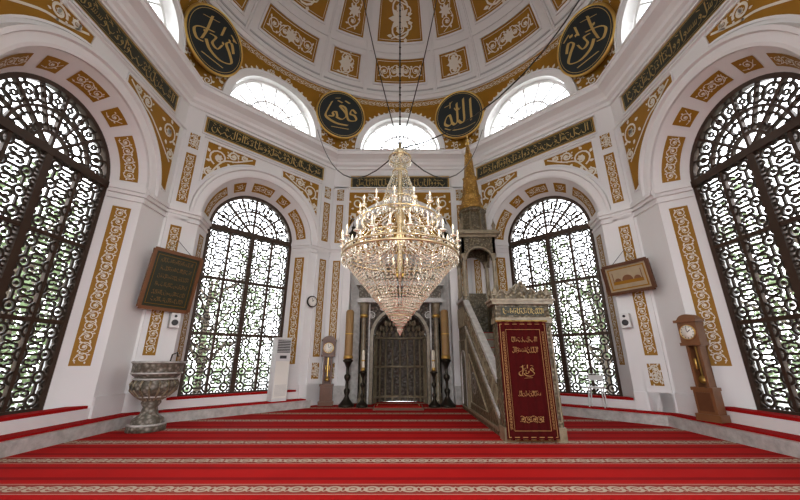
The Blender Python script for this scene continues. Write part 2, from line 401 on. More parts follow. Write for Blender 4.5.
mb.poly(rect(-.9,.9,3.36,3.66),m,.006,DARK); mb.poly(shift(bandscript(1.7,.24,rng),0,3.51),m,.01,SCRIPT)
cr=[(-1.25,3.86),(-1.2,4.15),(-1.0,4.08),(-.85,4.3),(-.6,4.25),(-.5,4.55),(-.25,4.6),(0,4.95),(.25,4.6),(.5,4.55),(.6,4.25),(.85,4.3),(1.0,4.08),(1.2,4.15),(1.25,3.86)]
mb.prism(cr,lambda a,b,h:(a,.4-h,b),.0,.28,CARV)
mb.bar(cr,.05,.12,.07,MARB)
mb.lathe([(.0,-.02),(.22,0),(.24,.04),(.2,.07),(0,.08)],20,GILD,M=Matrix.Translation((0,.12,4.25))@Matrix.Rotation(pi/2,4,'X'))
q=[]
for sg in(-1,1):
    for (x,z,r) in((.95,2.75,.13),(.6,3.0,.11),(.25,3.08,.1)): q+=[[(sg*a,b) for a,b in p] for p in ribbon(spiral(x,z,r,.03,1,1.4,14),.035)+[leaf(x,z,i*1.05,r*.6,r*.35) for i in range(6)]]
mb.poly(q,lambda a,b,h:(a,ym-h,b),.02,MARB)
mb.obj('mihrab',wallM(0))
# ---- front wall (behind the camera) : unseen arch, added and left open for frontal fill from the sky
mb=MB(); face_arch(mb,0,HW,0,WTOP,2.0,0,5.0,WHITE); loft(mb,outline(2.0,0,5.0),0,outline(2.0,0,5.0),.85,WHITE,False); archivolt(mb,2.0,2.3,5.0,WHITE)
band(mb,-2.0,2.0,7.58,8.1,rng)
mb.obj('wall_front',wallM(4))

# ---------------------------------------------------------------- octagonal trims
def octring(mb,prof,mat):
    for k in range(8):
        for (i0,z0),(i1,z1) in zip(prof[:-1],prof[1:]):
            vs=[]
            for az,i,z in((k-.5,i0,z0),(k+.5,i0,z0),(k+.5,i1,z1),(k-.5,i1,z1)):
                R=(AP-i)/cos(pi/8); a=az*pi/4; vs.append((R*sin(a),CY+R*cos(a),z))
            mb.add(vs,[(0,1,2,3)],mat)
mb=MB()
octring(mb,[(0,8.22),(.05,8.24),(.05,8.34),(.12,8.40),(.12,8.5),(.2,8.6),(.34,8.68),(.38,8.70),(.38,8.82),(.42,8.84),(.42,8.88),(.2,8.93),(0,9.0)],WHITE)
octring(mb,[(0,7.42),(.05,7.44),(.05,7.48),(0,7.50)],WHITE)
mb.obj('trim_1')
def platform(k,sa,sb,name,miterA,miterB):
    mb=MB(); wi=.42;h=.2
    a0=sa*1.0; b0=sb*1.0
    a1=a0+(wi*T8 if miterA else 0); b1=b0-(wi*T8 if miterB else 0)
    P=[(a0,0),(b0,0),(b1,-wi),(a1,-wi)]
    mb.prism(P,lambda a,b,h_:(a,b,h_),0,h,MARB)
    e=.10
    Q=[(a0+(.0 if miterA else e),0),(b0-(.0 if miterB else e),0),(b1-(.0 if miterB else e)+(.04 if miterB else 0),-wi+e),(a1+(0 if miterA else e)-(.04 if miterA else 0),-wi+e)]
    mb.prism(Q,lambda a,b,h_:(a,b,h_),h,h+.03,REDC)
    mb.obj(name,wallM(k))
platform(2,-HW,HW,'baseboard_right',True,True); platform(6,-HW,HW,'baseboard_left',True,True)  # low marble platforms with red carpet tops, standing along the walls
platform(1,-1.35,HW,'baseboard_back_right',False,True); platform(7,-HW,1.9,'baseboard_back_left',True,False)
# floor
mb=MB(); R=(AP+.86)/cos(pi/8)
mb.add([(R*sin((k+.5)*pi/4),CY+R*cos((k+.5)*pi/4),0) for k in range(8)],[tuple(range(7,-1,-1))],CARP)
mb.obj('floor')
mb=MB(); mb.box(-60,60,-50,70,-.3,-.25,PAVE); mb.obj('ground')

# ---------------------------------------------------------------- windows
def cell(mb,cx,cz,w,h,y0,y1):
    r=min(w,h)*.25
    mb.bar([(cx+r*cos(a*pi/8),cz+r*sin(a*pi/8)) for a in range(16)],.042,y0,y1,IRON,closed=True)
    for sx in(-1,1):
        for sz in(-1,1):
            p=[(cx+sx*w*.5,cz+sz*h*.5)]+[(cx+sx*(w*.33+w*.12*cos(t_)),cz+sz*(h*.33+h*.12*sin(t_))) for t_ in(1.1,1.9,2.7,3.5,4.3,5.2,6.1)]
            mb.bar(p,.034,y0,y1,IRON)
    for a in range(4):
        t_=a*pi/2; c_,s_=cos(t_),sin(t_)
        mb.bar([(cx+c_*r,cz+s_*r),(cx+c_*w*.5,cz+s_*h*.5)],.040,y0,y1,IRON)
    mb.bar([(cx+.02*cos(a*pi/3),cz+.02*sin(a*pi/3)) for a in range(6)],.038,y0,y1,IRON,closed=True)
def make_window(lattice=True):
    mb=MB(); y0,y1=.60,.64; W=IW
    o=outline(W-.04,SILL+.04,SPR); mb.bar(o,.10,.56,.68,FRAME,closed=True)
    zt=[SILL,2.0,3.55,SPR]
    for z in(2.0,3.55): mb.bar([(-W,z),(W,z)],.08,.57,.67,FRAME)
    mb.bar([(-W,SPR),(W,SPR)],.15,.54,.69,FRAME)
    mb.bar([(0,SILL),(0,SPR)],.13,.55,.68,FRAME)
    for x in(-W/2,W/2): mb.bar([(x,SILL),(x,SPR)],.065,.58,.66,FRAME)
    if lattice:
        nx=6; w=2*W/nx
        for a,b in zip(zt[:-1],zt[1:]):
            nz=4; h=(b-a)/nz
            for i in range(nx):
                for j in range(nz): cell(mb,-W+(i+.5)*w,a+(j+.5)*h,w,h,y0,y1)
    def pol(r,a): return (-r*cos(a),SPR+r*sin(a))
    for r in(.36,.80): mb.bar([pol(r,pi*i/24) for i in range(25)],.05,.58,.65,FRAME)
    for i in range(1,8): mb.bar([pol(.36 if i%2 else 0.0,pi*i/8),pol(W-.05,pi*i/8)],.055 if i%2==0 else .035,.58,.66,FRAME)
    if lattice:
        for (r,rr,n) in((.58,.12,8),(1.02,.155,12)):
            for i in range(n):
                a=pi*(i+.5)/n; c=pol(r,a)
                mb.bar([(c[0]+rr*cos(q*pi/6),c[1]+rr*sin(q*pi/6)) for q in range(12)],.040,y0,y1,IRON,closed=True)
                if rr>.14: mb.bar([(c[0]+.05*cos(q*pi/3),c[1]+.05*sin(q*pi/3)) for q in range(6)],.03,y0,y1,IRON,closed=True)
                mb.bar([pol(r-rr-.07,a),pol(r-rr*.5,a)],.03,y0,y1,IRON); mb.bar([pol(r+rr*.5,a),pol(r+rr+.09,a)],.03,y0,y1,IRON)
    return mb
wo=make_window().obj('window_1',wallM(7)); wme=wo.data
mkobj('window_2',wme,wallM(1)); mkobj('window_3',wme,wallM(6)); mkobj('window_4',wme,wallM(2))
wo=make_window(False).obj('window_5',wallM(3)); mkobj('window_6',wo.data,wallM(5))

# ---------------------------------------------------------------- drum + dome
RC=6.14; Z1=11.2; LR=1.55; LZ=9.15
def P(k,s_,z,h):
    th=atan(s_/AP); az=k*pi/4+th; ro=AP/cos(th); f=min(max((z-9)/(Z1-9),0),1); f=f*f*(3-2*f)
    r=ro+(RC-ro)*f-h
    return (r*sin(az),CY+r*cos(az),z)
mb=MB()
for k in range(8):
    m=lambda a,b,h,k=k:P(k,a,b,h)
    def grid(x0,x1,f0,f1,nx,nz,mat,h=0):
        ps=[]
        for i in range(nx):
            xa=x0+(x1-x0)*i/nx; xb=x0+(x1-x0)*(i+1)/nx
            for j in range(nz):
                q=lambda x,j_:f0(x)+(f1(x)-f0(x))*j_/nz
                ps.append([(xa,q(xa,j)),(xb,q(xb,j)),(xb,q(xb,j+1)),(xa,q(xa,j+1))])
        mb.poly(ps,m,h,mat)
    top=lambda x:Z1; bot=lambda x:9.0
    grid(-HW,-LR,bot,top,6,12,GOLD); grid(LR,HW,bot,top,6,12,GOLD)
    n=28;ps=[]
    A=[(-LR*cos(pi*i/n),LZ+LR*sin(pi*i/n)) for i in range(n+1)]
    for i in range(n):
        for j in range(5):
            g=lambda p,j_:(p[0],p[1]+(Z1-p[1])*j_/5)
            ps.append([g(A[i],j),g(A[i+1],j),g(A[i+1],j+1),g(A[i],j+1)])
    mb.poly(ps,m,0,GOLD); mb.poly(rect(-LR,LR,9.0,LZ),m,0,WHITE)
    n2=len(A); vs=[m(a,b,.0) for a,b in A]+[m(a,b,-.45) for a,b in A]
    mb.add(vs,[(i,(i+1)%n2,n2+(i+1)%n2,n2+i) for i in range(n2)],WHITE)
    arc=[(-(LR+.1)*cos(pi*i/32),LZ+(LR+.1)*sin(pi*i/32)) for i in range(33)]
    mb.bar(arc,.24,-.02,.06,WHITE,mapf=m)
    arc=[(-(LR+.2)*cos(pi*i/32),LZ+(LR+.2)*sin(pi*i/32)) for i in range(33)]
    mb.bar(arc,.05,.0,.10,WHITE,mapf=m)
    q=[]
    for i in range(27):
        a=pi*(i+.5)/27; r=LR+.24
        q.append(leaf(-r*cos(a),LZ+r*sin(a),pi-a,.16 if i%2 else .11,.1))
    for sg in(-1,1):
        q+=ribbon(spiral(sg*.32,LZ+LR+.36,.1,.03,1,sg*1.3,10),.035)
        for (x,z,r) in((2.2,9.3,.13),(1.95,9.62,.09)): q+=ribbon(spiral(sg*x,z,r,.03,1,sg*1.4,12),.035)+[leaf(sg*x+r*cos(i),z+r*sin(i),i+1,r*.7,r*.5) for i in range(6)]
    mb.poly(q,m,.03,CREAM)
ob=mb.obj('wall_drum')  # drum of the dome with its lunette openings, above the wall tops
mb=MB()
mb.bar([(-(LR-.04)*cos(pi*i/28),LZ+(LR-.04)*sin(pi*i/28)) for i in range(29)],.1,.28,.36,WHITE)
mb.bar([(-LR,LZ+.04),(LR,LZ+.04)],.1,.28,.36,WHITE)
mb.bar([(-.8*cos(pi*i/28),LZ+.8*sin(pi*i/28)) for i in range(29)],.05,.29,.34,WHITE)
for i in range(1,8): mb.bar([(-.0*cos(pi*i/8),LZ),(-(LR-.05)*cos(pi*i/8),LZ+(LR-.05)*sin(pi*i/8))],.045,.29,.34,WHITE)
l0=mb.obj('window_7',wallM(0))
for j,k in enumerate(range(1,8)): mkobj('window_%d'%(8+j),l0.data,wallM(k))
DC=9.8; DR=6.3
def D(az,el,h):
    a=radians(az); e=radians(el); r=DR-h
    return (r*cos(e)*sin(a),CY+r*cos(e)*cos(a),DC+r*sin(e))
mb=MB(); na=96; els=[12.8+(90-12.8)*i/28 for i in range(29)]
vs=[D(360*i/na,e,0) for e in els for i in range(na)]
mb.add(vs,[(j*na+i,j*na+(i+1)%na,(j+1)*na+(i+1)%na,(j+1)*na+i) for j in range(28) for i in range(na)],WHITE,True)
def dring(e0,e1,h,mat):
    pr=[(e0,0),(e0,h),(e1,h),(e1,0)]
    vs=[D(360*i/na,e,hh) for e,hh in pr for i in range(na)]
    mb.add(vs,[(j*na+i,j*na+(i+1)%na,(j+1)*na+(i+1)%na,(j+1)*na+i) for j in range(3) for i in range(na)],mat)
dring(12.5,15.3,.015,GOLD); dring(15.6,17.0,.10,WHITE); dring(17,17.6,.17,WHITE); dring(32.6,33.6,.07,WHITE); dring(53.5,54.5,.07,WHITE); dring(71.5,73,.08,WHITE)
dring(19,19.4,.05,GREYT)
def patch(az0,az1,e0,e1,h,mat,n=6,m_=5):
    ps=[]
    for i in range(n):
        for j in range(m_):
            ps.append([(az0+(az1-az0)*i/n,e0+(e1-e0)*j/m_),(az0+(az1-az0)*(i+1)/n,e0+(e1-e0)*j/m_),(az0+(az1-az0)*(i+1)/n,e0+(e1-e0)*(j+1)/m_),(az0+(az1-az0)*i/n,e0+(e1-e0)*(j+1)/m_)])
    mb.poly(ps,D,h,mat)
def dframe(az0,az1,e0,e1,w,h,mat):
    pts=[]
    for i in range(7): pts.append((az0+(az1-az0)*i/6,e0))
    for i in range(1,6): pts.append((az1,e0+(e1-e0)*i/5))
    for i in range(7): pts.append((az1-(az1-az0)*i/6,e1))
    for i in range(1,5): pts.append((az0,e1-(e1-e0)*i/5))
    mb.bar(pts,w,0,h,mat,mapf=D,closed=True)
for k in range(8):
    c=45*k
    for cc,hw in((c,10.3),(c+22.5,5.6)):
        for (e0,e1) in((22,30.5),(36.2,51),(57.5,69)):
            hh=hw
            patch(cc-hh,cc+hh,e0,e1,.02,GOLD); dframe(cc-hh-.5,cc+hh+.5,e0-.4,e1+.4,.7,.07,WHITE)
            dframe(cc-hh+.7,cc+hh-.7,e0+.7,e1-.7,.16,.035,CREAM)
            kx=DR*cos(radians((e0+e1)/2))*pi/180; kz=DR*pi/180
            Wm=2*hh*kx; Hm=(e1-e0)*kz
            q=[]
            if Wm>Hm*1.2:
                half=scroll(Wm*.40,Hm*.62)
                q+=shift(half,Wm*.22,0)+[[(-a,b) for a,b in p] for p in shift(half,Wm*.22,0)]
                q+=[leaf(0,0,i*pi/4,Hm*.28,Hm*.13) for i in range(8)]
            else:
                half=rot90(scroll(Hm*.40,Wm*.62)); q+=shift(half,0,Hm*.22)+[[(a,-b) for a,b in p] for p in shift(half,0,Hm*.22)]
                q+=[leaf(0,0,i*pi/4,Wm*.28,Wm*.13) for i in range(8)]
            mb.poly([[(cc+a/kx,(e0+e1)/2+b/kz) for a,b in p] for p in q],D,.035,CREAM)
    kx=DR*cos(radians(14))*pi/180; kz=DR*pi/180
    mb.poly([[(c+a/kx,14.0+b/kz) for a,b in p] for p in scroll(4.6,.2)],D,.03,CREAM)
    for cc in(c-14,c+14):
        pts=[(cc,17.6+(73-17.6)*i/14) for i in range(15)]
        mb.bar(pts,1.5,0,.07,WHITE,mapf=D); mb.bar(pts,.4,.05,.13,WHITE,mapf=D)
patch(0,360,75,86,.02,GOLD,48,4)
mb.obj('ceiling_dome')

# ---------------------------------------------------------------- medallions
def strokes_allah():
    q=nib([(.52,.55),(.50,.1),(.49,-.35)],.12); q+=nib([(.24,.62),(.22,.1),(.2,-.3),(.08,-.38),(-.04,-.25)],.12)
    q+=nib([(-.04,.5),(-.05,0),(-.08,-.28),(-.2,-.38),(-.32,-.25)],.12)
    q+=nib([(-.3,-.25),(-.36,.05),(-.5,.0),(-.6,-.25),(-.45,-.38),(-.3,-.3)],.11)
    q+=nib([(.1,.28),(.04,.2),(-.02,.3),(-.08,.2),(-.15,.32)],.05)+nib([(-.3,.6),(-.32,.35)],.06)+nib([(-.55,.45),(-.35,.5),(-.2,.62)],.05)
    q+=nib([(.62,-.5),(.2,-.62),(-.3,-.6),(-.62,-.45)],.05)
    return q
def strokes_muh():
    q=nib([(.6,.2),(.42,.32),(.36,.12),(.55,.08),(.62,-.1),(.3,-.15),(.15,.3),(-.1,.35),(.2,.05),(.05,-.2),(-.2,-.15)],.10)
    q+=nib([(-.15,-.15),(-.22,.05),(-.36,0),(-.3,-.15),(-.5,-.18)],.10)+nib([(-.42,.45),(-.55,.1),(-.62,-.2),(-.4,-.35),(-.1,-.42),(.3,-.4)],.11)
    q+=nib([(.1,.62),(.3,.55)],.07)+nib([(-.2,.55),(.0,.5)],.07)+nib([(.35,-.55),(-.35,-.6)],.05)+nib([(-.1,.68),(-.3,.62)],.06)
    return q
def strokes_o(seed):
    r=random.Random(seed)
    q=nib([(.62,.1),(.45,.35),(.3,.2),(.5,-.0),(.65,-.25),(.3,-.45),(-.1,-.4),(-.3,-.2)],.11)
    q+=nib([(-.35,.6),(-.36,.1),(-.42,-.3)],.11)+nib([(.2,.05),(.1,-.2),(-.1,-.15),(-.05,.1),(-.25,.05)],.10)
    q+=nib([(.1,.65),(.08,.3)],.10)+nib([(-.15,.2),(-.55,.0),(-.7,-.2),(-.55,-.4),(-.35,-.35)],.10)
    q+=nib([(.35,.6),(.6,.5)],.06)+nib([(-.1,.62),(-.6,.4)],.06)+nib([(.45,-.6),(-.3,-.66)],.06)
    for _ in range(4): x,y=r.uniform(-.5,.5),r.uniform(-.1,.5); q.append(leaf(x,y,.8,.1,.1))
    return q
def medallion(kc,strokes,name='calligraphy_medallion'):
    az=(kc+.5)*pi/4; R=5.96; z=10.36; r=.95
    pos=Vector((R*sin(az),CY+R*cos(az),z))
    n=Vector((-sin(az)*cos(.2),-cos(az)*cos(.2),-sin(.2)))
    xax=Vector((cos(az),-sin(az),0)); zax=n.cross(xax)*1.0
    if zax.z<0: zax=-zax
    M=Matrix.Identity(4)
    for i in range(3): M[i][0]=xax[i]; M[i][1]=-n[i]; M[i][2]=zax[i]; M[i][3]=pos[i]
    mb=MB(); RX=Matrix.Rotation(pi/2,4,'X')
    mb.lathe([(r,-.06),(r+.02,0),(r,.05),(r-.04,.07),(r-.06,.03)],48,GILD,M=RX)
    mb.lathe([(r-.055,-.03),(r-.055,.042)],48,MEDB,M=RX,smooth=False)
    mb.poly(ribbon([((r-.11)*cos(i*pi/24),(r-.11)*sin(i*pi/24)) for i in range(48)],.014,True),fmap,.048,SCRIPT)
    mb.poly(shift(strokes,0,0,r*1.0,r*1.0),fmap,.050,SCRIPT)
    mb.obj(name,M)
medallion(7,strokes_muh()); medallion(0,strokes_allah()); medallion(6,strokes_o(2)); medallion(1,shift(strokes_o(5),0,0,-1,1)); medallion(2,strokes_o(8)); medallion(5,strokes_o(9))

# ---------------------------------------------------------------- chandelier
ch=empty('crystal_chandelier',Matrix.Translation((0,CY,0)))
mb=MB()
def octa(x,y,z,r,h=None):
    h=h or r
    mb.add([(x+r,y,z),(x,y+r,z),(x-r,y,z),(x,y-r,z),(x,y,z+h),(x,y,z-h)],[(0,1,4),(1,2,4),(2,3,4),(3,0,4),(1,0,5),(2,1,5),(3,2,5),(0,3,5)],CRYS)
def strings(prof,n,bead,step,ph=0):
    L=[0]
    for (r0,z0),(r1,z1) in zip(prof[:-1],prof[1:]): L.append(L[-1]+sqrt((r1-r0)**2+(z1-z0)**2))
    m=int(L[-1]/step)
    for i in range(n):
        a=2*pi*i/n+ph
        for j in range(m+1):
            d=L[-1]*j/m; s_=0
            while s_<len(L)-2 and L[s_+1]<d: s_+=1
            t_=(d-L[s_])/(L[s_+1]-L[s_]); r=prof[s_][0]+(prof[s_+1][0]-prof[s_][0])*t_; z=prof[s_][1]+(prof[s_+1][1]-prof[s_][1])*t_
            octa(r*cos(a),r*sin(a),z,bead,bead*1.25)
strings([(.96,2.95),(.84,2.76),(.45,2.30),(.18,1.98),(.04,1.80)],60,.016,.052)
strings([(.70,2.95),(.40,2.5),(.14,2.12)],28,.015,.06)
for (r,z) in((.88,2.83),(.68,2.57),(.47,2.32),(.31,2.13),(.17,1.96)):
    n=int(r*60)
    for i in range(n): a=2*pi*i/n; octa(r*cos(a),r*sin(a),z,.020,.042)
octa(0,0,1.76,.05,.09)
strings([(.08,4.9),(.12,4.6),(.24,4.25),(.30,4.0)],24,.015,.05)
strings([(.28,4.1),(.42,3.7),(.92,3.05)],24,.013,.06)
strings([(.12,5.02),(.20,4.9),(.16,4.75)],16,.015,.045)
for (r,z,n,l) in((.97,2.93,68,.06),(.30,3.98,28,.06),(.66,3.62,38,.05),(.2,4.86,18,.05)):
    for i in range(n): a=2*pi*i/n; octa(r*cos(a),r*sin(a),z-.05,.018,l)
mb.obj('crystals',None,ch)
mb=MB()
def ring(r,z,w,mat,n=48): mb.tube([(r*cos(2*pi*i/n),r*sin(2*pi*i/n),z) for i in range(n+1)],w,mat,6)
for r,z,w in((.97,2.96,.022),(.97,3.04,.012),(.65,3.66,.014),(.28,4.02,.016),(.13,4.6,.015),(.2,4.9,.016),(.18,1.98,.01)): ring(r,z,w,CHGILD)
mb.lathe([(.02,2.5),(.05,2.9),(.03,3.1),(.08,3.3),(.04,3.5),(.09,3.75),(.03,3.95),(.05,4.2),(.03,4.4),(.05,4.7),(.02,4.9),(.08,5.0),(.10,5.06),(.03,5.12),(.02,5.25)],16,CHGILD)
def armset(n,r,z,r0,ph=0,s=1):
    for i in range(n):
        a=2*pi*i/n+ph; c,s_=cos(a),sin(a)
        pr=[(r0,z+.1),(r0+(r-r0)*.4,z-.12),(r0+(r-r0)*.75,z-.10),(r,z+.02)]
        mb.tube([(p*c,p*s_,zz) for p,zz in pr],.010,CRYS,5)
        mb.lathe([(.012,z),(.05*s,z+.02),(.055*s,z+.04),(.02,z+.05)],8,CRYS,(r*c,r*s_))
        mb.lathe([(.014,z+.04),(.014,z+.13)],6,WAXW,(r*c,r*s_))
        mb.lathe([(.007,z+.13),(.015,z+.16),(.010,z+.19),(.002,z+.22)],6,BULB,(r*c,r*s_))
        mb.lathe([(.002,z-.12),(.02,z-.08),(.002,z)],5,CRYS,(r*c,r*s_))
armset(22,.99,3.14,.1); armset(14,.70,3.74,.08,.1); armset(20,.86,3.02,.2,.15,.9)
for i in range(8):
    a=i*pi/4; mb.tube([(.08*cos(a),.08*sin(a),3.5),(.6*cos(a),.6*sin(a),3.35),(.97*cos(a),.97*sin(a),2.96)],.010,CHGILD,5)
mb.tube([(0,0,5.2),(0,0,15.9)],.014,BRONZE,5)
for i in range(60): mb.lathe([(.0,5.3+i*.175-.04),(.026,5.3+i*.175),(.0,5.3+i*.175+.04)],5,BRONZE)
def cable(p0,p1,sag):
    return [(p0[0]+(p1[0]-p0[0])*t_/12,p0[1]+(p1[1]-p0[1])*t_/12,p0[2]+(p1[2]-p0[2])*t_/12-sag*4*(t_/12)*(1-t_/12)) for t_ in range(13)]
for p1,sg in(((-1.6,2.4,15.0),.5),((1.6,2.4,15.0),.5),((5.6,-.8,12.2),1.6),((-3.0,5.0,9.3),1.2),((3.0,5.0,9.3),1.2)):
    mb.tube(cable((0,0,5.1),p1,sg),.015,BRONZE,4)
mb.obj('metal_frame',None,ch)

# ---------------------------------------------------------------- minbar
mi=empty('minbar')
X0,X1=1.76,2.80
mb=MB()
ym=lambda xx:(lambda a,b,h:(xx+h,a,b))
for x0,sg in((X0+.04,1),(X1-.04,-1)):
    poly=[(6.7,0),(10.75,0),(10.75,2.95),(9.6,2.95),(9.55,2.78),(6.75,.92),(6.7,.92)]
    mb.prism(poly,ym(x0),0,sg*.07,MINB)
    o=ym(x0)
    mb.bar([(6.72,.95),(9.6,2.88)],.09,-sg*.04,sg*.11,MARB,mapf=o)
    mb.bar([(9.6,2.98),(10.75,2.98)],.08,-sg*.04,sg*.11,MARB,mapf=o)
    mb.bar([(6.8,.25),(9.6,2.05),(9.6,.12),(6.9,.12)],.06,0,-sg*.03,MINS,mapf=o,closed=True)
    mb.bar([(7.7,.3),(9.35,1.45),(9.35,.3)],.05,0,-sg*.03,MINS,mapf=o,closed=True)
    mb.bar([(6.75,.34),(9.6,2.18)],.05,0,-sg*.035,MARB,mapf=o)
    for i in range(13):
        t_=(i+.5)/13; c=(6.8+2.75*t_,.64+1.87*t_)
        mb.bar([(c[0]+.12*cos(q*pi/6),c[1]+.16*sin(q*pi/6)) for q in range(12)],.03,0,-sg*.03,MINS,mapf=o,closed=True)
        mb.bar([(c[0],c[1]-.2),(c[0],c[1]+.2)],.02,0,-sg*.025,MINS,mapf=o)
    for q in ribbon(spiral(8.9,.75,.3,.05,0,2,24),.03): mb.poly([q],o,-sg*.02,MARB)
    mb.bar([(9.85,.15),(9.85,1.2)]+[(10.2-.35*cos(pi*i/10),1.2+.35*sin(pi*i/10)) for i in range(1,10)]+[(10.55,1.2),(10.55,.15)],.06,0,-sg*.03,MARB,mapf=o)
    mb.bar([(9.75,.1),(9.75,1.85),(10.68,1.85),(10.68,.1)],.05,0,-sg*.03,MINS,mapf=o,closed=True)
    for i in range(5):
        mb.bar([(9.82+i*.2+.08*cos(q*pi/5),2.5+.28*sin(q*pi/5)) for q in range(10)],.025,0,-sg*.03,MINS,mapf=o,closed=True)
for i in range(10):
    y=6.78+i*.29; mb.box(X0+.1,X1-.1,y,y+.3,0,.2*(i+1),MINS); mb.box(X0+.2,X1-.2,y-.01,y+.31,.2*(i+1),.2*(i+1)+.015,REDC)
mb.box(X0+.1,X1-.1,9.67,10.75,1.9,2.02,MINS)
mb.box(X0+.1,X1-.1,10.68,10.75,0,3.3,MINB)
mb.obj('staircase',None,mi)
mb=MB()
for x in(X0+.02,X1-.16):
    mb.box(x-.02,x+.16,6.43,6.76,0,.22,MINS); mb.box(x,x+.14,6.46,6.74,.22,2.0,MINB)
    mb.bar([(x+.03,.3),(x+.11,.3),(x+.11,1.9),(x+.03,1.9)],.02,6.46,6.44,MINS,closed=True)
mb.box(X0,X1,6.44,6.76,1.96,2.06,MINS); mb.box(X0+.02,X1-.02,6.46,6.74,2.06,2.3,MINB)
mb.box(X0-.05,X1+.05,6.40,6.80,2.3,2.36,MINS); mb.box(X0-.08,X1+.08,6.38,6.82,2.36,2.40,MINS)
cx=(X0+X1)/2
cr=[(-.55,2.4),(-.56,2.55),(-.46,2.47),(-.38,2.58),(-.28,2.49),(-.2,2.6),(-.12,2.56),(-.07,2.66),(0,2.74),(.07,2.66),(.12,2.56),(.2,2.6),(.28,2.49),(.38,2.58),(.46,2.47),(.56,2.55),(.55,2.4)]
for y in(6.44,6.72): mb.prism([(cx+a,b) for a,b in cr],lambda a,b,h:(a,h,b),y-.02,y+.02,MINB); mb.bar([(cx+a,b) for a,b in cr],.02,y-.03,y+.03,MINS)
for x in(X0,X1-.06): mb.lathe([(.05,2.4),(.03,2.45),(.06,2.52),(.02,2.6),(.0,2.68)],10,MINS,(x+.03,6.46))
mb.poly(rect(X0+.12,X1-.12,2.1,2.26),lambda a,b,h:(a,6.46-h,b),.006,DARK); mb.poly(shift(bandscript(.8,.14,rng),cx,2.18),lambda a,b,h:(a,6.46-h,b),.01,SCRIPT)
mb.obj('portal',None,mi)
mb=MB()
xa,xb=X0+.02,X1-.14; n=48
cf=lambda a,b,h:(a,6.40+.012*sin((a-xa)*46)-h,b)
mb.poly([p for i in range(n) for p in rect(xa+(xb-xa)*i/n,xa+(xb-xa)*(i+1)/n,.04,1.98)],cf,0,VELV)
cc=(xa+xb)/2
mb.poly(frame(xa+.03,xb-.03,.08,1.94,.012)+frame(xa+.13,xb-.13,.18,1.84,.008),cf,.016,EMBR)
q=shift(bandscript(.50,.12,rng),cc,1.66)+shift(bandscript(.48,.13,rng),cc,1.48)+shift(strokes_o(3),cc,1.12,.2,.17)+shift(bandscript(.42,.11,rng),cc,.76)
q+=shift(scroll(.40,.12),cc,.36)
for sg in(-1,1): q+=shift(rot90(scroll(1.6,.055)),cc+sg*.355,1.0)
mb.poly(q,cf,.018,EMBR)
mb.tube([(xa-.03,6.41,1.99),(xb+.03,6.41,1.99)],.018,GILD,8)
for i in range(40): x=xa+(xb-xa)*(i+.5)/40; mb.tube([(x,6.40,.06),(x,6.40,.015)],.006,EMBR,4)
mb.obj('curtain',None,mi)
mb=MB(); tx,ty=2.32,10.18; hs=.5
for i in(-1,1):
    for j in(-1,1):
        mb.lathe([(.09,2.0),(.09,3.1),(.07,3.15),(.06,4.1),(.09,4.2),(.10,4.3)],12,MINS,(tx+i*(hs-.06),ty+j*(hs-.06)))
def tm(side):
    if side<2: yy=ty+(-1,1)[side]*(hs-.0); return lambda a,b,h:(tx+a,yy-(-1,1)[side]*h,b)
    xx=tx+(-1,1)[side-2]*(hs-.0); return lambda a,b,h:(xx-(-1,1)[side-2]*h,ty+a,b)
for sd in range(4):
    m=tm(sd); pts=[(-hs,4.1)]+[(-.36*cos(pi*i/12),4.1+.36*sin(pi*i/12)) for i in range(13)]+[(hs,4.1),(hs,4.8),(-hs,4.8)]
    mb.prism(pts,m,0,.08,MINB)
    mb.bar([(-.40*cos(pi*i/12),4.1+.40*sin(pi*i/12)) for i in range(13)],.04,-.02,.02,MINS,mapf=m)
for z0,z1,w in((4.8,4.88,.56),(4.88,4.96,.64),(4.96,5.02,.58)): mb.box(tx-w,tx+w,ty-w,ty+w,z0,z1,MINS)
for i in(-1,1):
    for j in(-1,1): mb.lathe([(.08,5.02),(.04,5.1),(.07,5.18),(.02,5.3),(0,5.42)],8,MINS,(tx+i*.5,ty+j*.5))
mb.lathe([(.50,5.02),(.46,5.1),(.40,5.14),(.38,5.7),(.44,5.76),(.44,5.84),(.36,5.9)],8,MINB,(tx,ty),False,ph=pi/8)
for i in range(8):
    a=i*pi/4+pi/8; mb.tube([(tx+.40*cos(a),ty+.40*sin(a),5.12),(tx+.38*cos(a),ty+.38*sin(a),5.74)],.03,MINS,6)
mb.lathe([(.40,5.9),(.37,6.0),(.31,6.15),(.29,6.3),(.33,6.34),(.27,6.4),(.21,7.0),(.24,7.04),(.18,7.1),(.12,7.9),(.14,7.94),(.10,8.0),(.045,8.35)],16,SPIR,(tx,ty),True,rib=.05,ribn=8)
mb.lathe([(.03,8.33),(.07,8.42),(.02,8.5),(.05,8.56),(.015,8.62),(.03,8.68),(.004,8.8)],10,GILD,(tx,ty))
mb.obj('tower',None,mi)

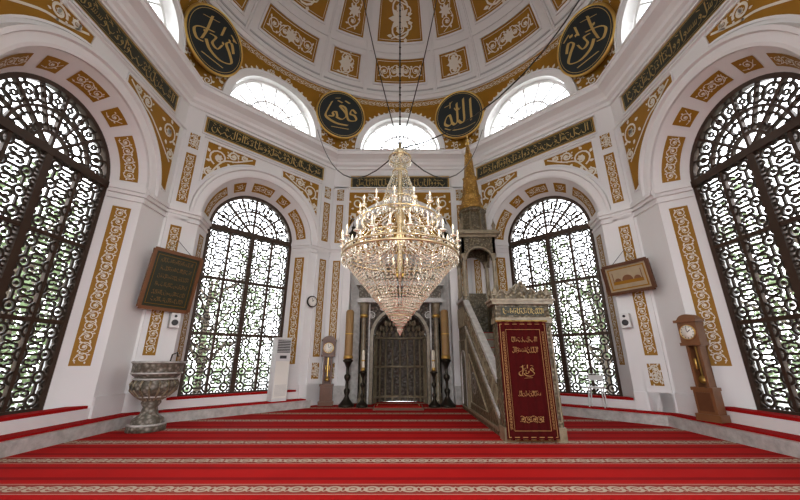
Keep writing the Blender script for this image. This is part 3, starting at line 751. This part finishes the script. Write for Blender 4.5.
# ---------------------------------------------------------------- furniture
mb=MB(); c=(-4.98,7.50); fs_=.83
FP=[(.40,0),(.40,.10),(.33,.13),(.33,.2),(.19,.3),(.15,.42),(.21,.5),(.19,.56),(.32,.62),(.46,.74),(.48,.86),(.44,.9),(.44,.98),(.50,1.02),(.53,1.08),(.53,1.22),(.55,1.25),(.55,1.29),(.46,1.29),(.42,1.18),(.0,1.16)]
mb.lathe([(r_*fs_,z) for r_,z in FP],40,CARV,c,True)
for z,r in((.62,.32),(.95,.46),(1.06,.53),(1.27,.55),(.12,.38)): mb.tube([(c[0]+r*fs_*cos(i*pi/20),c[1]+r*fs_*sin(i*pi/20),z) for i in range(41)],.018,MARB,6)
for i in range(16):
    a=i*pi/8; mb.tube([(c[0]+r*fs_*cos(a),c[1]+r*fs_*sin(a),z) for r,z in((.2,.56),(.34,.63),(.48,.74),(.50,.86),(.45,.92))],.02,MINS,5)
mb.tube([(c[0]+.2,c[1],1.16),(c[0]+.24,c[1],1.42),(c[0]+.34,c[1],1.46),(c[0]+.36,c[1],1.38)],.014,BRONZE,6)
mb.obj('marble_font')
def clock(name,M,w,h,d,wood):
    mb=MB(); a=w/2
    mb.box(-a-.04,a+.04,-d/2-.03,d/2,0,.12,wood,M); mb.box(-a,a,-d/2,d/2,.12,h*.28,wood,M)
    mb.box(-a+.05,a-.05,-d/2-.015,-d/2,.17,h*.28-.05,WOOD,M)
    b=a*.72
    mb.box(-b,b,d/2-.03,d/2,h*.28,h*.70,wood,M); mb.box(-b,-b+.045,-d/2+.03,d/2,h*.28,h*.70,wood,M); mb.box(b-.045,b,-d/2+.03,d/2,h*.28,h*.70,wood,M)
    mb.box(-a-.02,a+.02,-d/2-.02,d/2,h*.27,h*.30,wood,M); mb.box(-a-.02,a+.02,-d/2-.02,d/2,h*.69,h*.72,wood,M)
    mb.box(-.012,.012,-.01,.0,h*.38,h*.68,GILD,M); mb.lathe([(0,-.01),(.07,-.006),(.07,.006),(0,.01)],20,GILD,M=M@Matrix.Translation((0,-.02,h*.37))@Matrix.Rotation(pi/2,4,'X'))
    for x in(-.06,.06): mb.lathe([(.0,h*.46),(.022,h*.47),(.022,h*.56),(0,h*.57)],8,GILD,(x,-.0),M=M)
    mb.box(-a,a,-d/2,d/2,h*.72,h*.92,wood,M)
    mb.lathe([(a*.86,0),(a*.86,.015),(a*.78,.03),(a*.76,.01)],32,GILD,M=M@Matrix.Translation((0,-d/2,h*.82))@Matrix.Rotation(pi/2,4,'X'))
    mb.lathe([(a*.78,0),(a*.78,.018)],32,PAPER,M=M@Matrix.Translation((0,-d/2,h*.82))@Matrix.Rotation(pi/2,4,'X'))
    dm=lambda x,z,hh:tuple(M@Vector((x,-d/2-.018-hh,h*.82+z)))
    R=a*.72
    for i in range(12):
        t_=i*pi/6; mb.poly(ribbon([(R*.82*cos(t_),R*.82*sin(t_)),(R*cos(t_),R*sin(t_))],.012),dm,.004,DGREY)
    mb.poly(ribbon([(0,0),(R*.5,R*.35)],.014)+ribbon([(0,0),(-R*.1,R*.8)],.01),dm,.006,DGREY)
    mb.box(-a-.04,a+.04,-d/2-.04,d/2,h*.92,h*.945,wood,M)
    mm=lambda x,z,hh:tuple(M@Vector((x,-d/2+.02+hh,z)))
    mb.prism([(-a-.02,h*.945)]+[((a+.0)*-cos(pi*i/12),h*.945+h*.055*sin(pi*i/12)) for i in range(1,12)]+[(a+.02,h*.945)],mm,0,d-.04,wood)
    mb.obj(name)
def facing(x,y,z,az):
    return Matrix.Translation((x,y,z))@Matrix.Rotation(radians(az),4,'Z')
clock('grandfather_clock',facing(5.80,7.02,.235,-72),.34,1.95,.22,WOOD2)
clock('grandfather_clock.001',facing(-2.26,11.38,0,8),.38,2.05,.22,WOOD)
def picture(name,sgn,z,w,h,frm,field,kind,tilt):
    az=radians(65.2)*sgn; R=AP/cos(pi/8)-w*T8/2-.20; fa=radians(63)*sgn
    M=Matrix.Translation((R*sin(az),CY+R*cos(az),z))@Matrix.Rotation(-fa,4,'Z')@Matrix.Rotation(radians(tilt),4,'X')
    mb=MB(); f=lambda a,b,h_:tuple(M@Vector((a,-h_,b)))
    mb.prism([(-w/2,-h/2),(w/2,-h/2),(w/2,h/2),(-w/2,h/2)],f,-.03,.01,WOOD)
    for a,b in(((-w/2,-h/2),(w/2,-h/2)),((w/2,-h/2),(w/2,h/2)),((w/2,h/2),(-w/2,h/2)),((-w/2,h/2),(-w/2,-h/2))): mb.bar([a,b],.08,-.0,.05,frm,mapf=f)
    mb.poly(rect(-w/2+.03,w/2-.03,-h/2+.03,h/2-.03),f,.014,field)
    if kind=='c':
        mb.poly(frame(-w/2+.1,w/2-.1,-h/2+.1,h/2-.1,.010),f,.018,GOLD)
        q=[]
        for j,zz in enumerate((.34,.20,.06,-.08,-.22,-.34)): q+=shift(bandscript(w*.7,h*.10,rng),0,h*zz)
        mb.poly(q,f,.02,EMBR)
    else:
        mb.poly(frame(-w/2+.09,w/2-.09,-h/2+.08,h/2-.08,.03),f,.018,GOLD)
        mb.poly(rect(-w*.34,w*.34,-h*.2,-h*.08),f,.018,GOLD)
        q=[]
        for x,r in((-.22,.08),(0,.13),(.22,.08)): q.append([(x*w/1.0+r*cos(pi*i/10),-.06+r*sin(pi*i/10)) for i in range(11)])
        for x in(-.32,.32): q+=rect(x*w-.01,x*w+.01,-.08,.16)
        mb.poly(q,f,.02,WOOD2)
    for sx in(-1,1): mb.tube([tuple(M@Vector((sx*w*.3,.0,h/2))),tuple(M@Vector((0,.10+w*T8/4,h/2+.35)))],.006,BRONZE,4)
    mb.obj(name)
picture('framed_calligraphy',-1,3.12,1.12,1.35,WOOD2,GREEN,'c',8)
BEIGE=simple('picture_paper',(.50,.40,.26),.6,0,.3,6)
picture('framed_picture',1,3.22,1.05,.68,WOOD,BEIGE,'p',10)
M=wallM(7)@Matrix.Translation((.95,-.2,.235))
mb=MB(); mb.box(-.22,.22,-.14,.14,0,1.70,PLAST,M); mb.box(-.19,.19,-.155,-.14,1.28,1.64,DGREY,M)
for i in range(8): mb.box(-.19,.19,-.17,-.15,1.30+i*.045,1.315+i*.045,PLAST,M)
mb.box(-.20,.20,-.152,-.14,.08,1.05,PAPER,M); mb.box(-.10,.10,-.156,-.15,1.12,1.2,DGREY,M)
for i in range(10): mb.box(-.17,.17,-.158,-.15,.14+i*.03,.15+i*.03,GREYT,M)
mb.obj('air_conditioner')
def candlestick(name,x,y,h1,h2,r,candle):
    mb=MB(); s=h1/1.35
    mb.lathe([(.24*s,0),(.24*s,.05),(.20*s,.08),(.10*s,.2*s),(.05*s,.3*s),(.09*s,.4*s),(.09*s,.46*s),(.04*s,.52*s),(.045*s,.7*s),(.10*s,.8*s),(.10*s,.86*s),(.04*s,.92*s),(.05*s,1.1*s),(.12*s,1.25*s),(.16*s,1.28*s),(.16*s,1.31*s),(.10*s,1.35*s)],20,BRONZE,(x,y))
    mb.lathe([(r*.95,h1),(r,h1+.1),(r,h2-.06),(r*.7,h2),(.01,h2+.01)],18,candle,(x,y))
    mb.lathe([(r*1.15,h1+.0),(r*1.2,h1+.04),(r*1.05,h1+.1)],18,GILD,(x,y))
    mb.lathe([(r*1.04,h1+(h2-h1)*.5-.02),(r*1.07,h1+(h2-h1)*.5),(r*1.04,h1+(h2-h1)*.5+.02)],18,GILD,(x,y))
    mb.tube([(x,y,h2),(x,y,h2+.05)],.006,DGREY,4)
    mb.obj(name)
candlestick('floor_candlestick',-1.6,11.15,1.35,2.85,.125,WAX); candlestick('floor_candlestick.001',1.42,11.15,1.35,2.85,.125,WAX)
candlestick('small_candlestick',-1.12,11.05,1.0,1.6,.05,WAXW); candlestick('small_candlestick.001',1.02,11.05,1.0,1.6,.05,WAXW)
for i,x in enumerate((-1.62,1.50)):
    mb=MB(); y=11.22; z=4.75
    mb.tube([(x*1.12,11.62,z+1.25),(x*1.05,11.4,z+1.4),(x,y,z+1.3),(x,y,z+1.05)],.02,BRONZE,6)
    mb.lathe([(.0,z-.12),(.05,z-.05),(.03,z),(.10,z+.08),(.15,z+.22),(.16,z+.34),(.10,z+.44),(.07,z+.5),(.09,z+.56),(.14,z+.62),(.19,z+.68),(.19,z+.72),(.10,z+.80),(.05,z+.92),(.07,z+.98),(.0,z+1.06)],16,BRONZE,(x,y))
    mb.lathe([(.165,z+.24),(.172,z+.28),(.165,z+.32)],16,GILD,(x,y))
    mb.obj('wall_lantern' if i==0 else 'wall_lantern.001')
mb=MB(); mb.box(-.75,.65,10.3,11.0,0,.07,WOOD); mb.box(-.70,.60,10.33,10.98,.07,.10,REDC)
mb.poly(frame(-.66,.56,10.37,10.94,.03),lambda a,b,h:(a,b,.10+h),.004,SCRIPT)
mb.obj('prayer_rug')
M=wallM(7)@Matrix.Translation((1.90,-.055,3.12))@Matrix.Rotation(pi/2,4,'X')
mb=MB(); mb.lathe([(.185,0),(.185,.04),(.16,.06),(.15,.04)],28,BRONZE,M=M); mb.lathe([(.150,.0),(.150,.05)],28,PAPER,M=M,smooth=False)
mb.box(-.05,.05,-.05,.05,-.055,0,BRONZE,M)
dm=lambda a,b,h:tuple(M@Vector((a,b,.052+h)))
mb.poly(ribbon([(0,0),(.05,.06)],.018)+ribbon([(0,0),(-.02,.11)],.012)+[p for i in range(12) for p in ribbon([(.11*cos(i*pi/6),.11*sin(i*pi/6)),(.135*cos(i*pi/6),.135*sin(i*pi/6))],.012)],dm,.002,DGREY)
mb.obj('wall_clock')
for i,(k,s_) in enumerate(((7,-1.84),(1,1.84))):
    M=wallM(k)@Matrix.Translation((s_,0,2.22)); mb=MB()
    mb.box(-.1,.1,-.2,0,-.17,.17,PLAST,M); mb.lathe([(.07,0),(.07,.01),(.03,.004)],18,DGREY,M=M@Matrix.Translation((0,-.2,-.05))@Matrix.Rotation(pi/2,4,'X'))
    mb.lathe([(.03,0),(.03,.01)],14,DGREY,M=M@Matrix.Translation((0,-.2,.1))@Matrix.Rotation(pi/2,4,'X'))
    mb.obj('loudspeaker' if i==0 else 'loudspeaker.001')
mb=MB(); M=wallM(1)@Matrix.Translation((.95,-.2,.235))
for i in(-1,1):
    for j in(-1,1): mb.tube([(i*.17,j*.1,0),(i*.14,j*.08,.42)],.016,PLAST,6,M=M)
mb.box(-.18,.18,-.12,.12,.42,.46,PLAST,M); mb.tube([(-.16,.1,.44),(-.16,.12,.75),(.16,.12,.75),(.16,.1,.44)],.014,PLAST,6,M=M); mb.box(-.15,.15,.11,.13,.6,.72,PLAST,M)
mb.obj('white_chair')

# ---------------------------------------------------------------- garden outside
def tree_mesh(seed):
    r=random.Random(seed); mb=MB()
    mb.tube([(0,0,-.3),(.1,0,1.5),(0,.15,3.2),(.1,.1,5)],[.22,.17,.13,.07],BARK,8)
    for i in range(12):
        a=r.uniform(0,6.28); z=r.uniform(1.2,4.5); e=(cos(a)*r.uniform(1,2.4),sin(a)*r.uniform(1,2.4),z+r.uniform(.8,2.2))
        mb.tube([(0,0,z),(e[0]*.5,e[1]*.5,(z+e[2])/2-.1),e],[.09,.06,.03],BARK,5)
    vs=[];fs=[]
    for cl in range(46):
        a=r.uniform(0,6.28); q=r.uniform(.2,2.8); cz=r.uniform(.3,7.2); cx,cy=q*cos(a),q*sin(a)
        for _ in range(40):
            p=Vector((cx+r.gauss(0,.36),cy+r.gauss(0,.36),cz+r.gauss(0,.32))); u=Vector((r.gauss(0,1),r.gauss(0,1),r.gauss(0,1))).normalized(); w=u.orthogonal().normalized()
            s_=r.uniform(.08,.16); o=len(vs)
            vs+= [tuple(p-u*s_),tuple(p+w*s_*.5),tuple(p+u*s_),tuple(p-w*s_*.5)]; fs.append((o,o+1,o+2,o+3))
    mb.add(vs,fs,LEAF); return mb
t1=tree_mesh(1).obj('garden_tree',Matrix.Translation((-11.8,10,-.25))); t2=tree_mesh(2).obj('garden_tree.001',Matrix.Translation((11.8,9,-.25)))
for i,(x,y,r_) in enumerate(((-11.5,5.0,1),(-8.5,15.5,2),(12,4.5,3),(8.8,15.5,4),(-13,1,5),(13,0,.5),(-5.5,19,1.5),(6.2,19,2.5),(-14.5,13,3),(15,13,4))):
    mkobj('garden_tree.%03d'%(i+2),(t1 if i%2 else t2).data,Matrix.Translation((x,y,-.25))@Matrix.Rotation(r_,4,'Z'))

# ---------------------------------------------------------------- light
w=bpy.data.worlds.new('sky'); scene.world=w; w.use_nodes=True; nt=w.node_tree
bg=nt.nodes['Background']; tc=nt.nodes.new('ShaderNodeTexCoord'); sx=nt.nodes.new('ShaderNodeSeparateXYZ'); nt.links.new(tc.outputs['Generated'],sx.inputs[0])
rp=nt.nodes.new('ShaderNodeValToRGB'); nt.links.new(sx.outputs[2],rp.inputs[0])
rp.color_ramp.elements[0].color=(.97,.98,1,1); rp.color_ramp.elements[1].color=(.84,.91,1,1)
nt.links.new(rp.outputs[0],bg.inputs[0]); bg.inputs[1].default_value=3.8
for k in range(8):
    for (ww,hh,zc,yy) in((2.6,6.0,3.4,.9),(3.1,1.6,9.9,.5)):
        if k==0 and zc<5: continue
        L=bpy.data.lights.new('portal','AREA'); L.shape='RECTANGLE'; L.size=ww if k!=4 else 4; L.size_y=hh; L.cycles.is_portal=True
        o=bpy.data.objects.new('sky_portal_%d'%k,L); scene.collection.objects.link(o)
        o.matrix_world=wallM(k)@Matrix.Translation((0,yy,zc))@Matrix.Rotation(-pi/2,4,'X')
for i in range(4):
    L=bpy.data.lights.new('bulb_light','POINT'); L.energy=6; L.color=(1,.88,.70); L.shadow_soft_size=.03
    o=bpy.data.objects.new('bulb_light_%d'%i,L); scene.collection.objects.link(o); o.location=(.85*cos(i*pi/2+.4),CY+.85*sin(i*pi/2+.4),3.5); 
scene.view_settings.view_transform='Standard'
scene.view_settings.exposure=.75
scene.view_settings.gamma=.90
# ---------------------------------------------------------------- camera
cam=bpy.data.cameras.new('camera'); cam.lens=15.5; cam.sensor_width=36; cam.clip_start=.05
co=bpy.data.objects.new('camera',cam); scene.collection.objects.link(co); co.location=(0,0,1.3); co.rotation_euler=(radians(90+17.8),0,0)
scene.camera=co
